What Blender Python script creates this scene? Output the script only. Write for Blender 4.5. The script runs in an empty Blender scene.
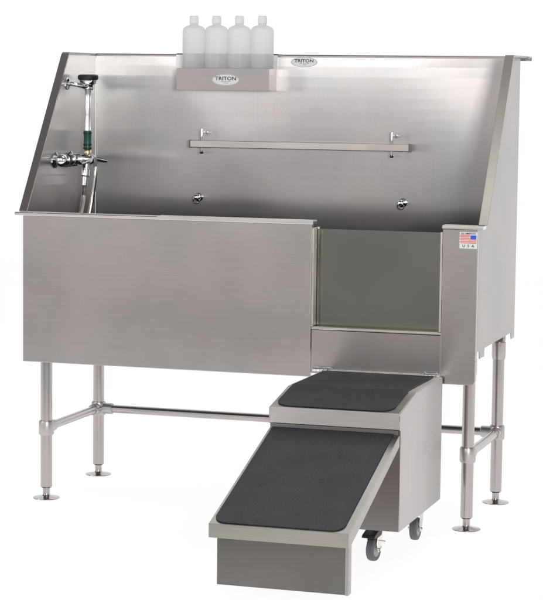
import bpy, bmesh, math, random
from mathutils import Vector, Matrix
random.seed(4)
S = bpy.context.scene
COL = S.collection

# ------------------------------------------------------------------ camera
def set_camera():
    cx, cy, cz, yaw, pit, rol, fpx = 2.8507, -6.3369, 1.3867, 0.3046, -0.1011, 0.0116, 2106.66
    fw = Vector((-math.sin(yaw)*math.cos(pit), math.cos(yaw)*math.cos(pit), math.sin(pit)))
    r = Vector((math.cos(yaw), math.sin(yaw), 0)); u = r.cross(fw)
    r2 = r*math.cos(rol)+u*math.sin(rol); u2 = -r*math.sin(rol)+u*math.cos(rol)
    cd = bpy.data.cameras.new('camera'); c = bpy.data.objects.new('camera', cd); COL.objects.link(c)
    cd.sensor_fit = 'HORIZONTAL'; cd.sensor_width = 36; cd.lens = 36*fpx/543
    cd.clip_start = .1; cd.clip_end = 200
    m = Matrix((r2, u2, -fw)).transposed().to_4x4(); m.translation = Vector((cx, cy, cz))
    c.matrix_world = m
    S.camera = c
set_camera()

# ------------------------------------------------------------------ studio surroundings (world), depends on direction only
w = bpy.data.worlds.new('World'); S.world = w; w.use_nodes = True
nt = w.node_tree; nt.nodes.clear()
def N(t, ty, **k):
    n = t.nodes.new(ty)
    for a, b in k.items(): setattr(n, a, b)
    return n
def build_world():
    L = nt.links
    tc = N(nt, 'ShaderNodeTexCoord'); sp = N(nt, 'ShaderNodeSeparateXYZ'); L.new(tc.outputs['Generated'], sp.inputs[0])
    def mr(src, a, b, c=0, d=1):
        m = N(nt, 'ShaderNodeMapRange', interpolation_type='SMOOTHSTEP'); L.new(src, m.inputs[0])
        for i, v in zip((1, 2, 3, 4), (a, b, c, d)): m.inputs[i].default_value = v
        return m.outputs[0]
    def math_(op, a, b):
        m = N(nt, 'ShaderNodeMath', operation=op)
        for i, v in enumerate((a, b)):
            if hasattr(v, 'links'): L.new(v, m.inputs[i])
            else: m.inputs[i].default_value = v
        return m.outputs[0]
    back = mr(sp.outputs['Y'], .05, .45, 0, BACK)             # white sweep behind
    below = mr(sp.outputs['Z'], -.22, -.42, 0, BELOW)         # added glow from below, keeps the translucent floor white and shadowless
    front = math_('SUBTRACT', mr(sp.outputs['Z'], -.08, .07, FRONT_LO, FRONT_MID), mr(sp.outputs['Z'], .12, .40, 0, FRONT_MID-FRONT_HI))# dim studio on the camera side
    right = mr(sp.outputs['X'], -.42, -.12, 0, .07)
    mp = N(nt, 'ShaderNodeMapping'); mp.inputs['Scale'].default_value = (11, 3, 4); mp.inputs['Location'].default_value = (1.3, .4, .2); L.new(tc.outputs['Generated'], mp.inputs[0])
    nz = N(nt, 'ShaderNodeTexNoise'); nz.inputs['Scale'].default_value = 1.0; nz.inputs['Detail'].default_value = 2; L.new(mp.outputs[0], nz.inputs['Vector'])
    refl_noise = mr(nz.outputs[0], .32, .68, .55, 1.45)             # added noise, lighter and darker, to vary the steel's reflections
    v = math_('MAXIMUM', math_('MAXIMUM', back, below), math_('MULTIPLY', math_('ADD', front, right), refl_noise))
    cmb = N(nt, 'ShaderNodeCombineColor')
    warm = mr(sp.outputs['Y'], -.2, .3, 0.955, 1.0)
    L.new(v, cmb.inputs[0]); L.new(math_('MULTIPLY', v, warm), cmb.inputs[1]); L.new(math_('MULTIPLY', v, warm), cmb.inputs[2])
    bg = N(nt, 'ShaderNodeBackground'); L.new(cmb.outputs[0], bg.inputs[0]); bg.inputs[1].default_value = 1
    o = N(nt, 'ShaderNodeOutputWorld'); L.new(bg.outputs[0], o.inputs[0])
BACK, BELOW, FRONT_LO, FRONT_MID, FRONT_HI = 1.03, 1.52, .36, .58, .10
build_world()

# ------------------------------------------------------------------ studio lamps
def area(name, loc, target, sx, sy, power, col=(1, 1, 1)):
    ld = bpy.data.lights.new(name, 'AREA'); ld.shape = 'RECTANGLE'; ld.size = sx; ld.size_y = sy; ld.energy = power; ld.color = col
    o = bpy.data.objects.new(name, ld); COL.objects.link(o); o.location = loc
    o.rotation_euler = (Vector(target)-Vector(loc)).to_track_quat('-Z', 'Y').to_euler()
area('softbox_key', (-1.6, -6.8, 2.85), (.8, .4, 1.1), 4.6, 2.4, 42, (1, .985, .97))
area('softbox_right', (4.0, -6.3, 2.0), (.7, .5, 1.1), 1.0, 1.5, 140, (1, .995, .985))
area('softbox_top', (1.5, -1.5, 4.5), (1.0, -.6, .5), 1.7, 1.7, 32, (1, .98, .9))
area('softbox_side', (-3.6, -3.2, 1.9), (.7, .1, .9), .7, 1.8, 30)

S.view_settings.view_transform = 'Standard'; S.view_settings.look = 'None'
S.view_settings.exposure = 0; S.view_settings.gamma = 1
S.render.engine = 'CYCLES'

# ------------------------------------------------------------------ materials
def new_mat(name):
    m = bpy.data.materials.new(name); m.use_nodes = True
    return m, m.node_tree, m.node_tree.nodes['Principled BSDF']
def steel(name, col, rough=.3, aniso=.75, streak=.03, grain=.85, smudge=.08, broad=None, tint=1.0):
    m, t, b = new_mat(name); L = t.links
    b.inputs['Metallic'].default_value = 1
    uv = N(t, 'ShaderNodeUVMap'); uv.uv_map = 'UVMap'
    mp = N(t, 'ShaderNodeMapping'); mp.inputs['Scale'].default_value = (520*grain, 5, 1); L.new(uv.outputs[0], mp.inputs[0])
    n1 = N(t, 'ShaderNodeTexNoise'); n1.inputs['Scale'].default_value = 1; n1.inputs['Detail'].default_value = 2; L.new(mp.outputs[0], n1.inputs['Vector'])
    tc = N(t, 'ShaderNodeTexCoord')
    n2 = N(t, 'ShaderNodeTexNoise'); n2.inputs['Scale'].default_value = 2.6; n2.inputs['Detail'].default_value = 3; L.new(tc.outputs['Object'], n2.inputs['Vector'])
    # roughness: brushed grain + broad smudges
    r1 = N(t, 'ShaderNodeMapRange'); L.new(n1.outputs[0], r1.inputs[0]); r1.inputs[1].default_value = .3; r1.inputs[2].default_value = .7
    r1.inputs[3].default_value = rough; r1.inputs[4].default_value = rough
    r2 = N(t, 'ShaderNodeMapRange'); L.new(n2.outputs[0], r2.inputs[0]); r2.inputs[1].default_value = 0; r2.inputs[2].default_value = 1
    r2.inputs[3].default_value = -smudge; r2.inputs[4].default_value = smudge
    ad = N(t, 'ShaderNodeMath', operation='ADD'); L.new(r1.outputs[0], ad.inputs[0]); L.new(r2.outputs[0], ad.inputs[1]); L.new(ad.outputs[0], b.inputs['Roughness'])
    # the grain's own slight lightness difference
    cr = N(t, 'ShaderNodeMapRange'); L.new(n1.outputs[0], cr.inputs[0]); cr.inputs[1].default_value = .3; cr.inputs[2].default_value = .7
    cr.inputs[3].default_value = 1-streak; cr.inputs[4].default_value = 1+streak
    mx = N(t, 'ShaderNodeVectorMath', operation='SCALE'); mx.inputs[0].default_value = col; L.new(cr.outputs[0], mx.inputs['Scale'])
    # broad handling marks and heat tint of the sheet: slightly pinker and greyer patches
    n4 = N(t, 'ShaderNodeTexNoise'); n4.inputs['Scale'].default_value = 3.4; n4.inputs['Detail'].default_value = 5; n4.inputs['Roughness'].default_value = .5; L.new(tc.outputs['Object'], n4.inputs['Vector'])
    rp = N(t, 'ShaderNodeValToRGB'); e = rp.color_ramp.elements; e[0].position = .22; rp.color_ramp.interpolation = 'EASE'; e[0].color = (.87*tint, .905*tint, .895*tint, 1); e[1].position = .78; e[1].color = (1.055, 1.0, 1.005, 1); L.new(n4.outputs[0], rp.inputs[0])
    mu = N(t, 'ShaderNodeVectorMath', operation='MULTIPLY'); L.new(mx.outputs[0], mu.inputs[0]); L.new(rp.outputs[0], mu.inputs[1]); mx = mu
    L.new(mx.outputs[0], b.inputs['Base Color'])
    if aniso:
        b.inputs['Anisotropic'].default_value = aniso
        tg = N(t, 'ShaderNodeTangent'); tg.direction_type = 'UV_MAP'; tg.uv_map = 'UVMap'; L.new(tg.outputs[0], b.inputs['Tangent'])
    if broad:   # second, wider lobe of the brushed finish
        b2 = N(t, 'ShaderNodeBsdfPrincipled')
        b2.inputs['Anisotropic'].default_value = aniso; L.new(tg.outputs[0], b2.inputs['Tangent'])
        b2.inputs['Metallic'].default_value = 1; b2.inputs['Roughness'].default_value = broad[1]
        L.new(mx.outputs[0], b2.inputs['Base Color'])
        ms = N(t, 'ShaderNodeMixShader'); ms.inputs[0].default_value = broad[0]
        L.new(b.outputs[0], ms.inputs[1]); L.new(b2.outputs[0], ms.inputs[2]); L.new(ms.outputs[0], t.nodes['Material Output'].inputs['Surface'])
    return m
ST = steel('brushed_steel', (.515, .492, .482), .27, .75)
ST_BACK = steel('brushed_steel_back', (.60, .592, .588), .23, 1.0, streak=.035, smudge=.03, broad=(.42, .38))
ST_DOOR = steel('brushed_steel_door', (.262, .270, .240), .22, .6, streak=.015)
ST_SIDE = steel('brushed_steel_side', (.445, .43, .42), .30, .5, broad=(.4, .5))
ST_BOX = steel('brushed_steel_box', (.535, .525, .52), .30, .5, broad=(.4, .5))
ST_RAMP = steel('brushed_steel_ramp', (.48, .465, .43), .27, .4, streak=.06, smudge=.2)
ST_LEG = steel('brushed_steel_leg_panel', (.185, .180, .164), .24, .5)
ST_SHADE = steel('brushed_steel_shade', (.24, .22, .215), .16, 0)  # darkened steel copy, shade inside the front put into its colour
ST_DARK2 = steel('brushed_steel_shelf', (.49, .46, .445), .32, .5)
ST_RAW = steel('satin_steel', (.50, .475, .46), .24, 0, streak=.02)
ST_EDGE = steel('bright_steel_edge', (.84, .82, .78), .26, 0, streak=.05, smudge=.22)
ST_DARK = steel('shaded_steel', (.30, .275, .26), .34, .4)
def simple(name, col, rough=.5, metal=0, bump=None, spec=.5):
    m, t, b = new_mat(name)
    b.inputs['Base Color'].default_value = (*col, 1); b.inputs['Roughness'].default_value = rough; b.inputs['Metallic'].default_value = metal
    b.inputs['Specular IOR Level'].default_value = spec
    tc = N(t, 'ShaderNodeTexCoord'); n = N(t, 'ShaderNodeTexNoise'); n.inputs['Scale'].default_value = 60; t.links.new(tc.outputs['Object'], n.inputs['Vector'])
    r = N(t, 'ShaderNodeMapRange'); t.links.new(n.outputs[0], r.inputs[0]); r.inputs[3].default_value = rough*.85; r.inputs[4].default_value = min(1, rough*1.15)
    t.links.new(r.outputs[0], b.inputs['Roughness'])
    if bump:
        n.inputs['Scale'].default_value = bump[0]; n.inputs['Detail'].default_value = 4
        bu = N(t, 'ShaderNodeBump'); bu.inputs['Strength'].default_value = bump[1]; bu.inputs['Distance'].default_value = .002
        t.links.new(n.outputs[0], bu.inputs['Height']); t.links.new(bu.outputs[0], b.inputs['Normal'])
    return m
CHROME = simple('chrome', (.82, .83, .84), .06, 1)
BLACK = simple('black_plastic', (.012, .012, .013), .35)
GREEN = simple('green_grip', (.01, .11, .065), .3)
BRASS = simple('brass', (.75, .6, .38), .25, 1)
CAST = simple('cast_aluminium', (.50, .49, .48), .36, .9)
TYRE = simple('grey_rubber', (.10, .105, .12), .5)
HUB = simple('caster_hub', (.33, .34, .36), .4)
PAPER = simple('sticker_white', (.82, .82, .8), .45)
INK = simple('dark_ink', (.05, .06, .09), .6, spec=.2)
INKB = simple('blue_ink', (.03, .12, .62), .5)
INKL = simple('pale_blue_ink', (.35, .42, .6), .5)
INKR = simple('red_ink', (.75, .22, .22), .5)
def rubber():
    m, t, b = new_mat('ribbed_rubber'); L = t.links
    tc = N(t, 'ShaderNodeTexCoord')
    n = N(t, 'ShaderNodeTexNoise'); n.inputs['Scale'].default_value = 300; n.inputs['Detail'].default_value = 4; L.new(tc.outputs['Object'], n.inputs['Vector'])
    n2 = N(t, 'ShaderNodeTexNoise'); n2.inputs['Scale'].default_value = 9; n2.inputs['Detail'].default_value = 4; L.new(tc.outputs['Object'], n2.inputs['Vector'])
    cr = N(t, 'ShaderNodeValToRGB'); cr.color_ramp.elements[0].position = .3; cr.color_ramp.elements[1].position = .75
    cr.color_ramp.elements[0].color = (.010, .011, .015, 1); cr.color_ramp.elements[1].color = (.052, .054, .066, 1)
    L.new(n.outputs[0], cr.inputs[0]); L.new(cr.outputs[0], b.inputs['Base Color'])
    r = N(t, 'ShaderNodeMapRange'); L.new(n2.outputs[0], r.inputs[0]); r.inputs[3].default_value = .45; r.inputs[4].default_value = .75; L.new(r.outputs[0], b.inputs['Roughness'])
    bu = N(t, 'ShaderNodeBump'); bu.inputs['Strength'].default_value = .5; bu.inputs['Distance'].default_value = .0015; L.new(n.outputs[0], bu.inputs['Height']); L.new(bu.outputs[0], b.inputs['Normal'])
    b.inputs['Specular IOR Level'].default_value = .55
    return m
RUB = rubber()
def hdpe():
    m = bpy.data.materials.new('frosted_bottle_plastic'); m.use_nodes = True; t = m.node_tree; t.nodes.clear(); L = t.links
    d = N(t, 'ShaderNodeBsdfDiffuse'); d.inputs[0].default_value = (.93, .94, .95, 1)
    tr = N(t, 'ShaderNodeBsdfTranslucent'); tr.inputs[0].default_value = (.96, .97, .98, 1)
    tp = N(t, 'ShaderNodeBsdfTransparent'); tp.inputs[0].default_value = (.985, .99, .995, 1)
    gl = N(t, 'ShaderNodeBsdfGlossy'); gl.inputs['Roughness'].default_value = .22
    lw = N(t, 'ShaderNodeLayerWeight'); lw.inputs[0].default_value = .35
    m1 = N(t, 'ShaderNodeMixShader'); m1.inputs[0].default_value = .62; L.new(d.outputs[0], m1.inputs[1]); L.new(tr.outputs[0], m1.inputs[2])
    m2 = N(t, 'ShaderNodeMixShader'); m2.inputs[0].default_value = .34; L.new(m1.outputs[0], m2.inputs[1]); L.new(tp.outputs[0], m2.inputs[2])
    m3 = N(t, 'ShaderNodeMixShader'); mu = N(t, 'ShaderNodeMath', operation='MULTIPLY'); mu.inputs[1].default_value = .12; L.new(lw.outputs['Fresnel'], mu.inputs[0]); L.new(mu.outputs[0], m3.inputs[0])
    L.new(m2.outputs[0], m3.inputs[1]); L.new(gl.outputs[0], m3.inputs[2])
    o = N(t, 'ShaderNodeOutputMaterial'); L.new(m3.outputs[0], o.inputs[0])
    return m
HDPE = hdpe()
CAP = simple('white_cap', (.8, .81, .83), .4)
def translucent_floor():  # made-up floor material that passes the added glow, so shadows vanish
    m = bpy.data.materials.new('shadowless_floor'); m.use_nodes = True; t = m.node_tree; t.nodes.clear(); L = t.links
    d = N(t, 'ShaderNodeBsdfDiffuse'); d.inputs[0].default_value = (.9, .9, .9, 1)
    tr = N(t, 'ShaderNodeBsdfTranslucent'); tr.inputs[0].default_value = (.97, .97, .97, 1)
    mx = N(t, 'ShaderNodeMixShader'); mx.inputs[0].default_value = .8; L.new(d.outputs[0], mx.inputs[1]); L.new(tr.outputs[0], mx.inputs[2])
    o = N(t, 'ShaderNodeOutputMaterial'); L.new(mx.outputs[0], o.inputs[0])
    return m
FLOOR_WHITE = translucent_floor()

# ------------------------------------------------------------------ mesh helpers
def boxuv(bm, vertical=False):
    uv = bm.loops.layers.uv.new('UVMap')
    for f in bm.faces:
        n = f.normal; a = max(range(3), key=lambda i: abs(n[i]))
        for l in f.loops:
            c = l.vert.co
            if a == 0: l[uv].uv = (c.z, c.y)      # grain runs along y
            elif a == 1: l[uv].uv = (c.z, c.x)    # grain runs along x
            else: l[uv].uv = (c.y, c.x)
            if vertical and a != 2: l[uv].uv = (l[uv].uv[1], l[uv].uv[0])
def obj(name, bm, mat, parent=None, smooth=None, bevel=0, seg=2, vertical=False):
    bm.normal_update(); boxuv(bm, vertical)
    me = bpy.data.meshes.new(name); bm.to_mesh(me); bm.free()
    o = bpy.data.objects.new(name, me); COL.objects.link(o); me.materials.append(mat)
    if parent: o.parent = parent
    if bevel:
        b = o.modifiers.new('bevel', 'BEVEL'); b.width = bevel; b.segments = seg; b.limit_method = 'ANGLE'; b.angle_limit = math.radians(30); b.harden_normals = True
    if smooth or bevel:
        for p in me.polygons: p.use_smooth = True
        if smooth:
            try: me.set_sharp_from_angle(angle=math.radians(smooth))
            except Exception: pass
    return o
def box(bm, x0, x1, y0, y1, z0, z1):
    v = [bm.verts.new((x, y, z)) for x in (x0, x1) for y in (y0, y1) for z in (z0, z1)]
    for q in ((0, 1, 3, 2), (4, 6, 7, 5), (0, 4, 5, 1), (2, 3, 7, 6), (0, 2, 6, 4), (1, 5, 7, 3)): bm.faces.new([v[i] for i in q])
def B(*boxes):
    bm = bmesh.new()
    for b in boxes: box(bm, *b)
    return bm
def warp(bm, axis, amp, seed=0, step=.035):
    """cut the sheet into a fine grid and give it the slight waviness of real sheet metal"""
    from mathutils import noise
    ax = [i for i in range(3) if i != axis]
    lo = [min(v.co[i] for v in bm.verts) for i in range(3)]; hi = [max(v.co[i] for v in bm.verts) for i in range(3)]
    for i in ax:
        n = max(2, int((hi[i]-lo[i])/step)); no = Vector((0, 0, 0)); no[i] = 1
        for k in range(1, n):
            co = Vector((0, 0, 0)); co[i] = lo[i]+(hi[i]-lo[i])*k/n
            bmesh.ops.bisect_plane(bm, geom=bm.verts[:]+bm.edges[:]+bm.faces[:], dist=1e-6, plane_co=co, plane_no=no)
    for v in bm.verts:
        f = 1
        for i in ax:
            d = min(v.co[i]-lo[i], hi[i]-v.co[i])/.05; d = max(0, min(1, d)); f *= d*d*(3-2*d)
        p = Vector((v.co[ax[0]]*3.2+seed*7.1, v.co[ax[1]]*3.2, seed))
        v.co[axis] += amp*f*noise.noise(p)
    return bm
def prism(pts, axis, a, b, bm=None):
    """polygon pts (2d) in the plane across axis, extruded from a to b."""
    bm = bm or bmesh.new()
    def P(p, t):
        return {0: (t, p[0], p[1]), 1: (p[0], t, p[1]), 2: (p[0], p[1], t)}[axis]
    v0 = [bm.verts.new(P(p, a)) for p in pts]; v1 = [bm.verts.new(P(p, b)) for p in pts]
    fs = [bm.faces.new(v0), bm.faces.new(v1[::-1])]
    n = len(pts)
    for i in range(n): fs.append(bm.faces.new((v0[i], v1[i], v1[(i+1) % n], v0[(i+1) % n])))
    bmesh.ops.recalc_face_normals(bm, faces=bm.faces)
    return bm
def lathe(prof, seg=32, bm=None, mat=None):
    """prof: (r, z) bottom to top, round z; closed with r=0 points."""
    bm = bm or bmesh.new(); rings = []
    mat = mat or Matrix.Identity(4)
    for r, z in prof:
        if r < 1e-6: rings.append([bm.verts.new(mat @ Vector((0, 0, z)))])
        else: rings.append([bm.verts.new(mat @ Vector((r*math.cos(2*math.pi*i/seg), r*math.sin(2*math.pi*i/seg), z))) for i in range(seg)])
    for a, b in zip(rings, rings[1:]):
        for i in range(seg):
            j = (i+1) % seg
            if len(a) == 1 and len(b) == 1: continue
            if len(a) == 1: bm.faces.new((a[0], b[j], b[i]))
            elif len(b) == 1: bm.faces.new((a[i], a[j], b[0]))
            else: bm.faces.new((a[i], a[j], b[j], b[i]))
    return bm
def frame_to(p, q):
    """matrix taking local z to the direction p->q at p"""
    d = (Vector(q)-Vector(p)).normalized(); m = d.to_track_quat('Z', 'Y').to_matrix().to_4x4(); m.translation = Vector(p); return m
def rod(p, q, r, seg=24, bm=None, rnd=0):
    h = (Vector(q)-Vector(p)).length
    pr = [(0, 0), (r-rnd, 0), (r, rnd), (r, h-rnd), (r-rnd, h), (0, h)] if rnd else [(0, 0), (r, 0), (r, h), (0, h)]
    return lathe(pr, seg, bm, frame_to(p, q))
def tube(pts, r, seg=12, bm=None, rf=None):
    bm = bm or bmesh.new(); pts = [Vector(p) for p in pts]; rings = []; up = None
    for i, p in enumerate(pts):
        d = (pts[min(i+1, len(pts)-1)]-pts[max(i-1, 0)]).normalized()
        if up is None: up = d.orthogonal().normalized()
        up = (up-d*up.dot(d)).normalized(); s = d.cross(up); rr = rf(i) if rf else r
        rings.append([bm.verts.new(p+(up*math.cos(2*math.pi*k/seg)+s*math.sin(2*math.pi*k/seg))*rr) for k in range(seg)])
    for a, b in zip(rings, rings[1:]):
        for k in range(seg): bm.faces.new((a[k], a[(k+1) % seg], b[(k+1) % seg], b[k]))
    bm.faces.new(rings[0][::-1]); bm.faces.new(rings[-1])
    bmesh.ops.recalc_face_normals(bm, faces=bm.faces)
    return bm
def spline(ctrl, n=10):
    P = [Vector(c) for c in ctrl]; P = [P[0]*2-P[1]]+P+[P[-1]*2-P[-2]]; out = []
    for i in range(1, len(P)-2):
        for k in range(n):
            t = k/n; a, b, c, d = P[i-1:i+3]
            out.append(.5*((2*b)+(-a+c)*t+(2*a-5*b+4*c-d)*t*t+(-a+3*b-3*c+d)*t**3))
    out.append(P[-2]); return out
def thing(name, label, cat, loc=(0, 0, 0), group=None):
    o = bpy.data.objects.new(name, None); COL.objects.link(o); o['label'] = label; o['category'] = cat
    if group: o['group'] = group
    o.empty_display_size = .05
    return o
def rest(o, loc):
    """put the empty at the thing's base while the parts keep their world places"""
    o.location = loc
    for ch in o.children:
        ch.location = -Vector(loc)
def lettering(name, text, size, mat, parent, loc, rotx=90, sx=1, thick=.0002):
    cu = bpy.data.curves.new(name, 'FONT'); cu.body = text; cu.size = size; cu.align_x = 'CENTER'; cu.align_y = 'CENTER'; cu.extrude = thick
    cu.offset = size*.02
    t = bpy.data.objects.new(name+'_src', cu); COL.objects.link(t)
    dg = bpy.context.evaluated_depsgraph_get(); me = bpy.data.meshes.new_from_object(t.evaluated_get(dg))
    bpy.data.objects.remove(t)
    me.transform(Matrix.Translation(loc) @ Matrix.Rotation(math.radians(rotx), 4, 'X') @ Matrix.Diagonal((sx, 1, 1, 1)))
    me.materials.clear(); me.materials.append(mat)
    o = bpy.data.objects.new(name, me); COL.objects.link(o); o.parent = parent
    return o
def ellipse(cx, cz, a, b, n=40): return [(cx+a*math.cos(2*math.pi*i/n), cz+b*math.sin(2*math.pi*i/n)) for i in range(n)]

# ------------------------------------------------------------------ the setting: white translucent floor, kept shadowless by the added glow below
bm = prism([(-6, -1.9), (8, -1.9), (8, 9), (-6, 9)], 2, -.012, 0)
fl = obj('floor', bm, FLOOR_WHITE); fl['kind'] = 'structure'

# ------------------------------------------------------------------ the tub
W, D = 1.52, .62
ZB, ZR, ZT, ZS = .474, .968, 1.494, .576
tub = thing('pet_bathing_tub', 'large brushed stainless steel bathing tub on four tubular legs with tall slanted splash walls', 'bathing tub')
OX0, OX1 = .989, 1.409      # walk-in opening
obj('front_panel', warp(B((0, OX0, 0, .018, ZB, ZR-.012)), 1, .0045, 1), ST, tub, bevel=.0025)['label'] = 'wide plain front panel left of the step-in opening'
obj('front_panel', prism([(OX1, ZR-.012), (OX1, ZB), (W-.012, ZB), (W-.003, ZB+.004), (W, ZB+.014), (W, ZR-.012)], 1, 0, .018), ST, tub, bevel=.0025)['label'] = 'narrow front panel right of the step-in opening'
obj('front_panel', warp(B((OX0+.0015, OX1-.0015, .003, .02, ZB+.012, .624)), 1, .001, 2), ST, tub, bevel=.0012)['label'] = 'low front panel under the step-in opening'
obj('shade_liner', B((.0035, OX0-.003, .0188, .0205, ZS+.0085, ZR-.0125)), ST_SHADE, tub, vertical=True)  # added liner, its dark colour stands in for shade behind the front
obj('shade_liner', B((OX1+.003, W-.0035, .0188, .0205, ZS+.0085, ZR-.0125)), ST_SHADE, tub, vertical=True)
# bright folded edges round the opening
obj('door_channel', B((OX0+.0005, OX0+.007, .0, .012, .635, .945), (OX0+.0005, OX0+.007, .0605, .072, .635, .945), (OX0+.0005, OX0+.004, .012, .0605, .635, .945)), ST_EDGE, tub, bevel=.001)['label'] = 'bright upright channel at the left of the opening'
obj('door_channel', B((OX1-.007, OX1-.0005, .0, .012, .635, .945), (OX1-.007, OX1-.0005, .0605, .072, .635, .945), (OX1-.004, OX1-.0005, .012, .0605, .635, .945)), ST_EDGE, tub, bevel=.001)
for x in (OX0-.0012, OX1-.0002): obj('seam_highlight', B((x, x+.0014, -.0008, .003, ZB+.012, .6345)), ST_EDGE, tub)  # thin bright strips added as the highlight along the panel seams
obj('door_sill', B((OX0+.001, OX1-.001, .001, .022, .6255, .634), (OX0+.001, OX1-.001, .023, .075, .6255, .630)), ST_EDGE, tub, bevel=.002)
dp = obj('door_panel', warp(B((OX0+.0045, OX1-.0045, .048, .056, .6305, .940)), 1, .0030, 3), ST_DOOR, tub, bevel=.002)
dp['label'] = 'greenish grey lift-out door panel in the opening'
# rims
def rim(x0, x1, fy=-.012):
    bm = prism([(fy, ZR-.0105), (fy, ZR-.003), (fy+.003, ZR), (.034, ZR), (.034, ZR-.0115), (fy+.002, ZR-.0115)], 0, x0, x1)
    return bm
obj('rim', rim(-.024, OX0+.007), ST_EDGE, tub, bevel=.0015)
obj('rim', rim(OX1, W+.018), ST_EDGE, tub, bevel=.0015)
obj('rim', B((.475, OX0+.0065, -.0145, -.0128, ZR-.009, ZR+.0015), (.475, OX0+.0065, -.0128, .03, ZR+.0003, ZR+.0015)), ST_EDGE, tub, bevel=.0004)
YT = .377; Y0 = .03
prof = [(.019, ZS+.0), (.019, ZR-.013), (Y0, ZR-.001), (YT, ZT-.006), (D-.001, ZT-.006), (D-.001, ZS)]
obj('side_panel', prism(prof, 0, 0, .0025), ST_BACK, tub, bevel=.0008, vertical=True)['label'] = 'left slanted splash panel'
sp = [(.019, ZS), (.019, ZR-.013), (Y0, ZR-.001), (YT, ZT-.006), (D+.001, ZT-.006), (D+.001, ZS-.02), (D-.05, ZS-.02), (D-.055, ZS+.002), (.135, ZS), (.13, ZS-.026), (.06, ZS-.026), (.055, ZS)]
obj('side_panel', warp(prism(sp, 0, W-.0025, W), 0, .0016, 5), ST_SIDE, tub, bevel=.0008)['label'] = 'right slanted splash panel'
# folded flanges along the slanted edges
def flange(x0, x1):
    d = Vector((YT-Y0, ZT-ZR)).normalized(); n = Vector((-d.y, d.x))
    a = Vector((Y0-.006, ZR+.0)); b = Vector((YT-.004, ZT-.009)); t = .0035
    pts = [(a.x, a.y), ((a+n*t).x, (a+n*t).y), ((b+n*t).x, (b+n*t).y+.0), (YT+.004, ZT+.001), (D-.003, ZT+.001), (D-.003, ZT-.0045), (YT+.006, ZT-.0055), (b.x+.002, b.y-.004)]
    bm = prism(pts, 0, x0, x1)
    # turned-down lip on the outer side
    return bm
obj('splash_flange', flange(-.023, .005), ST_SIDE, tub, bevel=.001)['label'] = 'dark folded flange on the left slanted edge'
obj('splash_flange', flange(W-.004, W+.0245), ST_SIDE, tub, bevel=.001)['label'] = 'folded flange on the right slanted edge'
obj('back_wall', warp(B((.003, W-.003, D, D+.004, ZS, ZT-.004)), 1, .0018, 4), ST_BACK, tub, vertical=True)
led = prism([(D-.0015, ZT-.008), (D-.0015, ZT-.002), (D, ZT+.001), (D+.045, ZT+.001), (D+.045, ZT-.014), (D+.042, ZT-.014), (D+.042, ZT-.0035), (D+.005, ZT-.0035), (D+.005, ZT-.008)], 0, -.02, W+.03)
obj('top_ledge', led, ST, tub, bevel=.0008)
obj('tub_floor', B((.003, W-.003, .0805, D-.001, ZS+.004, ZS+.008), (.003, W-.003, .021, .0795, ZS+.004, ZS+.008)), RUB, tub)
obj('under_frame', B((.02, W-.02, .08, .12, ZS-.03, ZS+.003), (.02, W-.02, D-.08, D-.04, ZS-.03, ZS+.003)), ST_DARK, tub, bevel=.003)
# legs
LX = (.040, 1.480); LY = (.103, .565); ZC = .24
def leg(x, y, socket):
    top = ZS-.0305
    bm = lathe([(0, .036), (.0165, .036), (.0195, .040), (.0195, top), (0, top)], 36, None, Matrix.Translation((x, y, 0)))
    l = obj('leg', bm, ST_RAW, tub, smooth=35)
    fo = lathe([(0, .0002), (.0445, .0002), (.0455, .0016), (.0450, .003), (.030, .005), (.0145, .009), (.0125, .012), (.0118, .0145), (.0118, .037), (0, .037)], 40, None, Matrix.Translation((x, y, 0)))
    obj('foot', fo, ST_RAW, l, smooth=35)
    if socket:
        so = lathe([(.0197, ZS-.088), (.0215, ZS-.088), (.0235, ZS-.075), (.0235, ZS-.031), (.0197, ZS-.031)], 36, None, Matrix.Translation((x, y, 0)))
        obj('socket', so, ST_RAW, l, smooth=35)
    return l
for x in LX:
    for y in LY: leg(x, y, True)
def collar(x, y, dirs):
    bm = lathe([(.0197, ZC-.024), (.0235, ZC-.024), (.0255, ZC-.019), (.0255, ZC+.019), (.0235, ZC+.024), (.0197, ZC+.024)], 36, None, Matrix.Translation((x, y, 0)))
    for d in dirs:
        d = Vector(d); p = Vector((x, y, ZC))
        lathe([(.0195, .018), (.0195, .052), (.017, .055), (.0146, .055)], 28, bm, frame_to(p, p+d))
    obj('collar', bm, CAST, tub, smooth=35)
collar(LX[0], LY[0], [(0, 1, 0)]); collar(LX[0], LY[1], [(0, -1, 0), (1, 0, 0)])
collar(LX[1], LY[0], [(0, 1, 0)]); collar(LX[1], LY[1], [(0, -1, 0), (-1, 0, 0)])
for x in LX: obj('stretcher', rod((x, LY[0]+.03, ZC), (x, LY[1]-.03, ZC), .0143), ST_RAW, tub, smooth=35)
obj('stretcher', rod((LX[0]+.03, LY[1], ZC), (LX[1]-.03, LY[1], ZC), .0143), ST_RAW, tub, smooth=35)

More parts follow.
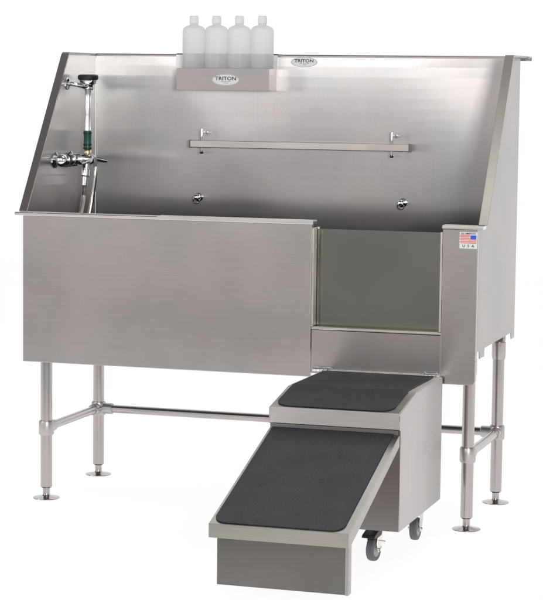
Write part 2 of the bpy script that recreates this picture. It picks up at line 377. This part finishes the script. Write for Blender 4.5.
# tether bar and its brackets
bar = obj('tether_bar', B((.374, 1.160, D-.050, D-.027, 1.1725, 1.197)), ST_EDGE, tub, bevel=.0022)
bar['label'] = 'square horizontal bar across the middle of the back wall'
for x in (.375, 1.1585): obj('end_cap', B((x-.0028, x+.0028, D-.0515, D-.0255, 1.171, 1.1985)), simple('cap_trim', (.2, .2, .2), .4, 1), bar, bevel=.001)
for x in (.415, 1.095):
    bm = rod((x, D-.0005, 1.224), (x, D-.006, 1.224), .009)
    rod((x, D-.005, 1.224), (x, D-.034, 1.224), .0042, 16, bm)
    tube(spline([(x, D-.036, 1.236), (x, D-.038, 1.216), (x, D-.038, 1.198)], 5), .0042, 12, bm)
    obj('bracket', bm, CHROME, bar, smooth=35)
    b2 = lathe([(0, -.012), (.0045, -.012), (.0045, 0), (.0065, .001), (.0075, .005), (.0055, .010), (0, .011)], 16, None, frame_to((x, D-.038, 1.161), (x, D-.038, 1.150)))
    obj('bolt', b2, CHROME, bar, smooth=35)
for x in (.392, 1.126):
    bm = lathe([(0, 0), (.016, 0), (.0155, .003), (.009, .005), (.0085, .012), (.0105, .014), (.0115, .019), (.010, .026), (.005, .029), (0, .0295)], 28, None, frame_to((x, D-.0005, .998), (x, D-.1, .998)))
    pts = [(x+.0105*math.cos(a), D-.026-.004*math.sin(a), .987+.0105*math.sin(a)) for a in [i*math.pi*2/20 for i in range(21)]]
    tube(pts, .0022, 8, bm)
    obj('tether_ring', bm, CHROME, tub, smooth=35)
# hinge for the stairs
hin = obj('hinge_rod', rod((1.062, -.010, .5020), (1.352, -.010, .5020), .0030, 14), ST_EDGE, tub, smooth=35)
for x0, x1 in ((1.000, 1.064), (1.350, 1.412)):
    bm = B((x0, x1, -.0035, -.0004, .4955, .5095))
    n = 5
    for k in range(n):
        a = x0+(x1-x0)*k/n+.0008; b = x0+(x1-x0)*(k+1)/n-.0008
        rod((a, -.010, .5000), (b, -.010, .5000), .0062 if k % 2 else .0056, 16, bm)
    for k in (0.2, .8): lathe([(0, 0), (.0035, 0), (.003, .0015), (0, .002)], 12, bm, frame_to((x0+(x1-x0)*k, -.0034, .5065), (x0+(x1-x0)*k, -.1, .5065)))
    obj('hinge', bm, CHROME, tub, smooth=35)
# flag sticker
st = obj('sticker', B((1.4625, 1.5175, -.0012, -.0002, .8975, .9485)), PAPER, tub, bevel=.0003)
st['label'] = 'small white flag sticker'
obj('flag_stripes', B(*[(1.4645, 1.5155 if k < 3 else 1.495, -.0018, -.0013, .9135+k*.0047, .9135+k*.0047+.0029) for k in range(6)]), INKR, st)
obj('flag_canton', B((1.4965, 1.5145, -.0019, -.0013, .9265, .9385)), INKB, st)
lettering('lettering', 'ALL AMERICAN', .0073, INK, st, (1.490, -.0014, .9435), sx=.92)
lettering('lettering', 'U  S  A', .011, INK, st, (1.490, -.0014, .9055), sx=1.15)
# oval sticker on back wall
def oval(parent, cx, y, cz, a, b):
    s = obj('sticker', prism(ellipse(cx, cz, a, b), 1, y-.0008, y-.0001), PAPER, parent)
    ring = bmesh.new(); o = ellipse(cx, cz, a*.97, b*.95); i = ellipse(cx, cz, a*.945, b*.90)
    vo = [ring.verts.new((p[0], y-.0011, p[1])) for p in o]; vi = [ring.verts.new((p[0], y-.0011, p[1])) for p in i]
    for k in range(len(o)): ring.faces.new((vo[k], vi[k], vi[(k+1) % len(o)], vo[(k+1) % len(o)]))
    obj('sticker_border', ring, INKL, s)
    lettering('lettering', 'TRITON', b*.86, INK, s, (cx, y-.0010, cz+b*.22), sx=1.25)
    obj('small_print', B(*[(cx+u*a, cx+v*a, y-.0013, y-.0009, cz-b*.30, cz-b*.18) for u, v in ((-.34, -.12), (-.08, .1), (.14, .36))]+[(cx-.18*a, cx+.2*a, y-.0013, y-.0009, cz-b*.58, cz-b*.48)]), INKL, s)
    return s
oval(tub, .771, D-.0009, 1.4700, .047, .0175)['label'] = 'oval name sticker at the top of the back wall'

# ------------------------------------------------------------------ bottle shelf
shf = thing('bottle_shelf', 'open steel shelf box hung on the top of the back wall holding white bottles', 'shelf')
YF = .53; SX0, SX1 = .341, .674; SB, SL = 1.370, 1.4455
obj('back_plate', prism([(.306, SB), (SX1+.003, SB), (SX1+.003, ZT-.001), (.306, ZT-.001)], 1, D-.0045, D-.0018), ST_BACK, shf, bevel=.0006, vertical=True)
obj('hook', B((.306, SX1+.003, D-.0045, D+.051, ZT+.0012, ZT+.0034), (.306, SX1+.003, D+.0485, D+.051, ZT-.016, ZT+.0011)), ST_SIDE, shf, bevel=.0006)
fp = obj('front_lip', B((SX0, SX1, YF, YF+.002, SB, SL)), ST_DARK2, shf, bevel=.0006)
obj('side_lip', B((SX1-.002, SX1, YF+.0025, D-.0046, SB+.0005, SL)), ST_SIDE, shf, bevel=.0005)
obj('side_lip', B((SX0, SX0+.002, YF+.0025, D-.0046, SB+.0005, SL)), ST, shf, bevel=.0005)
obj('shelf_base', B((SX0+.0022, SX1-.0022, YF+.0022, D-.0047, SB+.0005, SB+.0025)), ST, shf, bevel=.0004)
oval(fp, .5185, YF, 1.4065, .049, .0195)
rest(shf, (.51, D, SB))

# ------------------------------------------------------------------ bottles
def bottle(x, y, z, label):
    t = thing('plastic_bottle', label, 'bottle', group='white plastic bottles on the shelf')
    R = .0398; M = Matrix.Translation((x, y, z))
    b = lathe([(0, 0), (R-.004, 0), (R-.001, .002), (R, .006), (R, .201), (R-.0014, .2065), (R-.0055, .2125), (R-.012, .2165), (R-.019, .2188), (.0160, .2205), (.0142, .2225), (.0142, .2300)], 48, None, M)
    obj('bottle_body', b, HDPE, t, smooth=40)
    c = bmesh.new(); n = 48
    pr = [(.0152, .2262), (.0158, .2272), (.0150, .2495), (.0142, .2515), (.0125, .2525), (0, .2526)]
    lathe(pr, n, c, M)
    for k in range(24):   # ribs on the cap
        a = 2*math.pi*k/24; m = M @ Matrix.Rotation(a, 4, 'Z')
        v = [m @ Vector(p) for p in ((.0155, -.0008, .2285), (.0164, 0, .2285), (.0155, .0008, .2285), (.0148, -.0008, .248), (.0156, 0, .248), (.0148, .0008, .248))]
        v = [c.verts.new(q) for q in v]; c.faces.new((v[0], v[1], v[4], v[3])); c.faces.new((v[1], v[2], v[5], v[4]))
    obj('cap', c, CAP, t, smooth=35)
    rest(t, (x, y, z))
    return t
for k, lb in enumerate(('white plastic bottle at the left end of the shelf', 'second white plastic bottle from the left on the shelf',
                        'third white plastic bottle from the left on the shelf', 'white plastic bottle at the right end of the shelf')):
    bottle(.3865+k*.0825, .574, SB+.0028, lb)

# ------------------------------------------------------------------ faucet on the left splash panel
fa = thing('faucet', 'chrome mixer valve with lever on the left splash panel, below the hand sprayer', 'faucet')
FX, FZ = .062, 1.130
bm = bmesh.new()
lathe([(0, 0), (.0175, .001), (.0205, .006), (.0205, .045), (.0185, .052), (.0185, .060), (.0215, .064), (.0215, .100), (.0185, .104), (.0165, .12), (.0165, .185), (.0195, .19), (.0195, .215), (.015, .225), (.013, .24), (0, .242)], 32, bm, frame_to((FX, .205, FZ+.002), (FX, .60, FZ-.004)))
obj('valve_body', bm, CHROME, fa, smooth=35)
for y in (.255, .385):
    obj('wall_union', lathe([(0, 0), (.028, 0), (.027, .004), (.019, .008), (.014, .012), (.014, .05), (0, .05)], 28, None, frame_to((.0027, y, FZ), (.2, y, FZ))), CHROME, fa, smooth=35)
obj('knob', lathe([(0, 0), (.012, .001), (.0185, .006), (.022, .014), (.023, .034), (.021, .040), (0, .041)], 28, None, frame_to((FX, .163, FZ+.002), (FX, .3, FZ+.001))), CHROME, fa, smooth=35)
obj('knob_ring', lathe([(.0208, 0), (.0235, .001), (.0235, .009), (.0208, .010)], 28, None, frame_to((FX, .206, FZ+.002), (FX, .3, FZ))), BLACK, fa, smooth=35)
bm = tube(spline([(FX, .445, FZ-.002), (FX+.006, .468, FZ-.001), (FX+.016, .495, FZ-.006), (FX+.026, .515, FZ-.010)], 5), .005, 12, rf=lambda i: .0055+.0025*math.sin(i/15*3.1))
obj('lever', bm, CHROME, fa, smooth=60)
bm = tube(spline([(FX+.020, .30, FZ-.014), (FX+.030, .335, FZ-.006), (FX+.032, .365, FZ+.004)], 5), .0045, 10)
obj('lever', bm, CHROME, fa, smooth=60)
obj('outlet', lathe([(0, 0), (.0125, 0), (.0125, .022), (.015, .024), (.015, .044), (.0115, .048), (.0105, .078), (0, .078)], 24, None, frame_to((FX, .392, FZ-.012), (FX-.003, .385, FZ-.09))), CHROME, fa, smooth=35)
def ribbed_hose(ctrl, r):
    p = spline(ctrl, 40); return tube(p, r, 12, rf=lambda i: r*(1 if i % 2 else .90))
obj('supply_hose', ribbed_hose([(FX-.003, .385, FZ-.088), (FX-.004, .378, FZ-.13), (FX-.006, .358, .93), (FX-.006, .335, .80), (FX+.02, .30, .68), (.16, .28, .600), (.30, .30, .592)], .0078), simple('hose_metal', (.72, .70, .67), .22, 1), fa, smooth=60)
rest(fa, (0, .32, FZ))

# ------------------------------------------------------------------ hand sprayer
sy = thing('hand_sprayer', 'upright chrome hand sprayer with black head and green grip hooked on left panel', 'sprayer')
SXp, SYp = .060, .407
def at(z): return (SXp, SYp, z)
obj('spray_tube', lathe([(0, 0), (.010, 0), (.0115, .004), (.0108, .012), (.0105, .07), (.0118, .10), (.0105, .13), (.0112, .155), (.0125, .162), (.0125, .170), (0, .170)], 24, None, frame_to(at(1.212), (SXp, SYp+.004, 1.40))), CHROME, sy, smooth=35)
hd = obj('spray_head', lathe([(0, 0), (.012, .001), (.017, .006), (.019, .012), (.026, .016), (.029, .024), (.029, .034), (0, .034)], 36, None, frame_to((SXp, SYp+.004, 1.372), (SXp, SYp+.003, 1.5))), CHROME, sy, smooth=35)
obj('head_rim', lathe([(.020, -.004), (.0325, -.003), (.0355, .002), (.0355, .011), (.033, .014), (.026, .0155), (0, .0150)], 36, None, frame_to((SXp, SYp+.004, 1.404), (SXp, SYp+.002, 1.5))), BLACK, hd, smooth=35)
obj('trigger', B((SXp-.008, SXp+.008, SYp+.012, SYp+.034, 1.366, 1.388)), BLACK, hd, bevel=.004)
obj('grip', lathe([(0, 0), (.0135, 0), (.0145, .003), (.0135, .008), (.0130, .012), (.0130, .052), (.0140, .056), (.0145, .060), (.0130, .065), (0, .065)], 28, None, frame_to(at(1.163), at(1.3))), GREEN, sy, smooth=35)
for z in (1.164, 1.176, 1.217): obj('grip_ring', lathe([(.0128, 0), (.0152, .001), (.0152, .005), (.0128, .006)], 28, None, frame_to(at(z), at(z+.1))), BLACK, sy, smooth=35)
obj('coupling', lathe([(0, 0), (.009, 0), (.0125, .004), (.0130, .013), (.0105, .018), (0, .018)], 24, None, frame_to(at(1.145), at(1.3))), BRASS, sy, smooth=35)
bm = tube(spline([(.003, SYp-.045, 1.388), (.030, SYp-.044, 1.386), (.050, SYp-.030, 1.380), (.058, SYp-.014, 1.378)], 5), .0075, 12)
lathe([(0, 0), (.022, 0), (.021, .004), (.012, .008), (0, .008)], 24, bm, frame_to((.0027, SYp-.045, 1.388), (.1, SYp-.045, 1.388)))
tube([(SXp+.0135*math.cos(a), SYp+.0135*math.sin(a), 1.372) for a in [math.radians(-200+i*14) for i in range(18)]], .0035, 8, bm)
obj('holder_hook', bm, CHROME, sy, smooth=45)
obj('spray_hose', ribbed_hose([(SXp, SYp, 1.148), (SXp+.026, SYp+.002, 1.128), (SXp+.030, SYp-.002, 1.08), (SXp+.018, SYp-.006, .98), (SXp+.006, SYp-.03, .88), (SXp, SYp-.075, .74), (.12, .30, .62), (.28, .26, .593), (.42, .34, .592)], .0078), bpy.data.materials['hose_metal'], sy, smooth=60)
rest(sy, at(1.145))

# ------------------------------------------------------------------ rolling ramp stairs
rs = thing('rolling_step', 'steel step box on casters with black rubber treads and sloping pull-out ramp', 'pet ramp')
X0, X1 = 1.029, 1.421; YB, YFr = -.016, -.542; Z0, ZL = .116, .460
ZTOP = .497; YBd = -.362
top = [(YB, ZTOP), (YBd, ZTOP+.001), (YFr-.013, ZL)]
def side(x0, x1):
    return prism([(YB, Z0), (YB, ZTOP-.001), (YBd, ZTOP), (YFr-.012, ZL-.001), (YFr-.012, ZL-.047), (YFr, ZL-.050), (YFr, Z0)], 0, x0, x1)
obj('side_panel', warp(side(X1-.002, X1), 0, .0012, 6), ST_BOX, rs, bevel=.0007, vertical=True)['label'] = 'right side panel of the step box'
obj('side_panel', side(X0, X0+.002), ST_BOX, rs, bevel=.0007)
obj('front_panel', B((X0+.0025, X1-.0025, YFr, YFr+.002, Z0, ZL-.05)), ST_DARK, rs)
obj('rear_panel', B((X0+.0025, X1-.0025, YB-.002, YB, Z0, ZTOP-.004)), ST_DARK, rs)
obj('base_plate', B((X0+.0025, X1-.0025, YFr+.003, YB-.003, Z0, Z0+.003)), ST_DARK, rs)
t2 = .0022
tp = obj('top_plate', prism([(YB, ZTOP), (YBd, ZTOP+.001), (YFr-.0125, ZL+.001), (YFr-.0125, ZL-.046), (YFr-.0105, ZL-.046), (YFr-.0105, ZL-.001), (YBd, ZTOP-.0015), (YB, ZTOP-.0025)], 0, X0+.0022, X1-.0022), ST_EDGE, rs, bevel=.0012)
obj('lower_lip', B((X0+.006, X1-.006, YFr-.008, YFr-.002, ZL-.062, ZL-.0475)), ST_DARK, rs, bevel=.001)
def mat_sheet(x0, x1, path, lift, rad, nseg=8, front=True):
    """rubber tread following path [(y,z)...] from rear to front, rounded front corners"""
    bm = bmesh.new()
    P = [Vector((0, y, z)) for y, z in path]; T = .003
    # dense rows
    rows = []
    for i in range(len(P)-1):
        a, b = P[i], P[i+1]; n = 24
        for k in range(n+(1 if i == len(P)-2 else 0)): rows.append(a.lerp(b, k/n))
    tot = [0]
    for a, b in zip(rows, rows[1:]): tot.append(tot[-1]+(b-a).length)
    Ltot = tot[-1]
    # extra rows near the front for the corner radius
    def point(s):
        for i in range(len(rows)-1):
            if s <= tot[i+1]+1e-9:
                return rows[i].lerp(rows[i+1], (s-tot[i])/(tot[i+1]-tot[i]))
        return rows[-1]
    ss = [Ltot*k/40*(1-rad/Ltot) for k in range(41)]+[Ltot-rad+rad*math.sin(math.pi/2*k/8) for k in range(1, 9)]
    top = []; bot = []
    for s in ss:
        p = point(s); e = s-(Ltot-rad); ins = rad-math.sqrt(max(0, rad*rad-e*e)) if e > 0 else 0
        ins = min(ins, rad*.98)
        q = point(min(Ltot, s+.002)); q0 = point(max(0, s-.002)); d = (q-q0).normalized(); nr = Vector((0, -d.z, d.y)) if d.y > 0 else Vector((0, d.z, -d.y))
        if nr.z < 0: nr = -nr
        for arr, h in ((top, lift+T), (bot, lift)):
            c = p+nr*h; arr.append((bm.verts.new((x0+ins, c.y, c.z)), bm.verts.new((x1-ins, c.y, c.z))))
    for i in range(len(ss)-1):
        bm.faces.new((top[i][0], top[i][1], top[i+1][1], top[i+1][0])); bm.faces.new((bot[i][0], bot[i+1][0], bot[i+1][1], bot[i][1]))
        for s in (0, 1): bm.faces.new((top[i][s], top[i+1][s], bot[i+1][s], bot[i][s]))
    bm.faces.new((top[0][0], top[0][1], bot[0][1], bot[0][0])); bm.faces.new((top[-1][0], top[-1][1], bot[-1][1], bot[-1][0]))
    bmesh.ops.recalc_face_normals(bm, faces=bm.faces)
    return bm
obj('rubber_tread', mat_sheet(X0+.013, X1-.026, [(YB-.012, ZTOP), (YBd, ZTOP+.001), (YFr-.002, ZL+.0035)], .0006, .042), RUB, rs, smooth=50)['label'] = 'black rubber tread on the step top'
# ramp: slides out from under the step lip
RA, RBt = Vector((0, -.548, .399)), Vector((0, -1.085, .2195))
ra = obj('ramp', prism([(RA.y, RA.z), (RBt.y, RBt.z), (RBt.y, .1815), (RBt.y+.002, .1815), (RBt.y+.002, RBt.z-.004), (RA.y, RA.z-.003)], 0, X0+.001, X1-.0015), ST_RAMP, rs, bevel=.0009)
ra['label'] = 'sloping pull-out ramp'
for x in (X0+.0008, X1-.0052):
    obj('ramp_rail', prism([(RA.y, RA.z-.0035), (RBt.y+.0025, RBt.z-.0045), (RBt.y+.0025, .1815), (RBt.y+.022, .1815), (RA.y, RA.z-.034)], 0, x, x+.0038), ST_SIDE, ra, bevel=.0008)
obj('rubber_tread', mat_sheet(X0+.010, X1-.020, [(RA.y-.002, RA.z-.0005), (RBt.y+.007, RBt.z+.0025)], .0006, .034), RUB, ra, smooth=50)['label'] = 'black rubber tread on the ramp'
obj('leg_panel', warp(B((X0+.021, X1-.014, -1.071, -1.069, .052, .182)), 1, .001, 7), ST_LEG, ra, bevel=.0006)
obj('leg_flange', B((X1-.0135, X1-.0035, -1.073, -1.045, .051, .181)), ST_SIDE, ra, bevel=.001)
# casters
def caster(x, y, ang, brake=False):
    M = Matrix.Translation((x, y, 0)) @ Matrix.Rotation(math.radians(ang), 4, 'Z')
    bm = bmesh.new()
    def bx(x0, x1, y0, y1, z0, z1):
        n0 = len(bm.verts); box(bm, x0, x1, y0, y1, z0, z1); bm.verts.ensure_lookup_table()
        for v in bm.verts[n0:]: v.co = M @ v.co
    bx(-.028, .028, -.024, .024, .1125, .1155)
    lathe([(0, .098), (.018, .098), (.022, .102), (.022, .108), (.016, .1124), (0, .1124)], 24, bm, M)
    # fork cheeks
    for s in (-1, 1):
        pts = [(-.016, .099), (.018, .099), (.020+.012, .050), (.012+.012, .028), (.012, .028), (-.004, .060)]
        n0 = len(bm.verts); b2 = prism(pts, 1, s*.0165-.0012, s*.0165+.0012)
        vm = {}
        for f in b2.faces:
            vs = []
            for v in f.verts:
                if v.index not in vm or True:
                    pass
                key = tuple(round(c, 6) for c in v.co)
                if key not in vm: vm[key] = bm.verts.new(M @ v.co)
                vs.append(vm[key])
            bm.faces.new(vs)
        b2.free()
    bx(-.016, .018, -.0165, .0165, .0955, .0985)
    c = obj('caster', bm, ST_EDGE, rs, bevel=.0008)
    WM = M @ Matrix.Translation((.018, 0, .0355)) @ Matrix.Rotation(math.radians(90), 4, 'X')
    wh = obj('wheel', lathe([(.022, -.0105), (.029, -.0118), (.034, -.0095), (.0355, -.004), (.0355, .004), (.034, .0095), (.029, .0118), (.022, .0105)], 40, None, WM), TYRE, c, smooth=40)
    obj('wheel_hub', lathe([(0, -.013), (.007, -.013), (.008, -.0108), (.020, -.0095), (.0222, -.0108), (.0222, .0108), (.020, .0095), (.008, .0108), (.007, .013), (0, .013)], 32, None, WM), HUB, c, smooth=40)
    ax = lathe([(0, -.023), (.005, -.023), (.005, .023), (0, .023)], 12, None, WM); obj('axle', ax, CHROME, c, smooth=40)
    if brake:
        b3 = bmesh.new()
        pr = [(.000, .096), (.030, .094), (.056, .082), (.060, .074), (.030, .073), (.006, .078)]
        prism(pr, 1, -.021, .021, b3)
        for v in b3.verts: v.co = M @ v.co
        obj('brake_pedal', b3, BLACK, c, bevel=.002)
        b4 = rod(M @ Vector((.0, -.030, .058)), M @ Vector((.0, .030, .058)), .0022, 10)
        obj('brake_pin', b4, CHROME, c, smooth=40)
caster(1.320, -.410, -100, True)
caster(1.365, -.085, -92)
caster(1.105, -.425, -80, True)
caster(1.105, -.085, 45)
rest(rs, (1.225, -.28, 0))
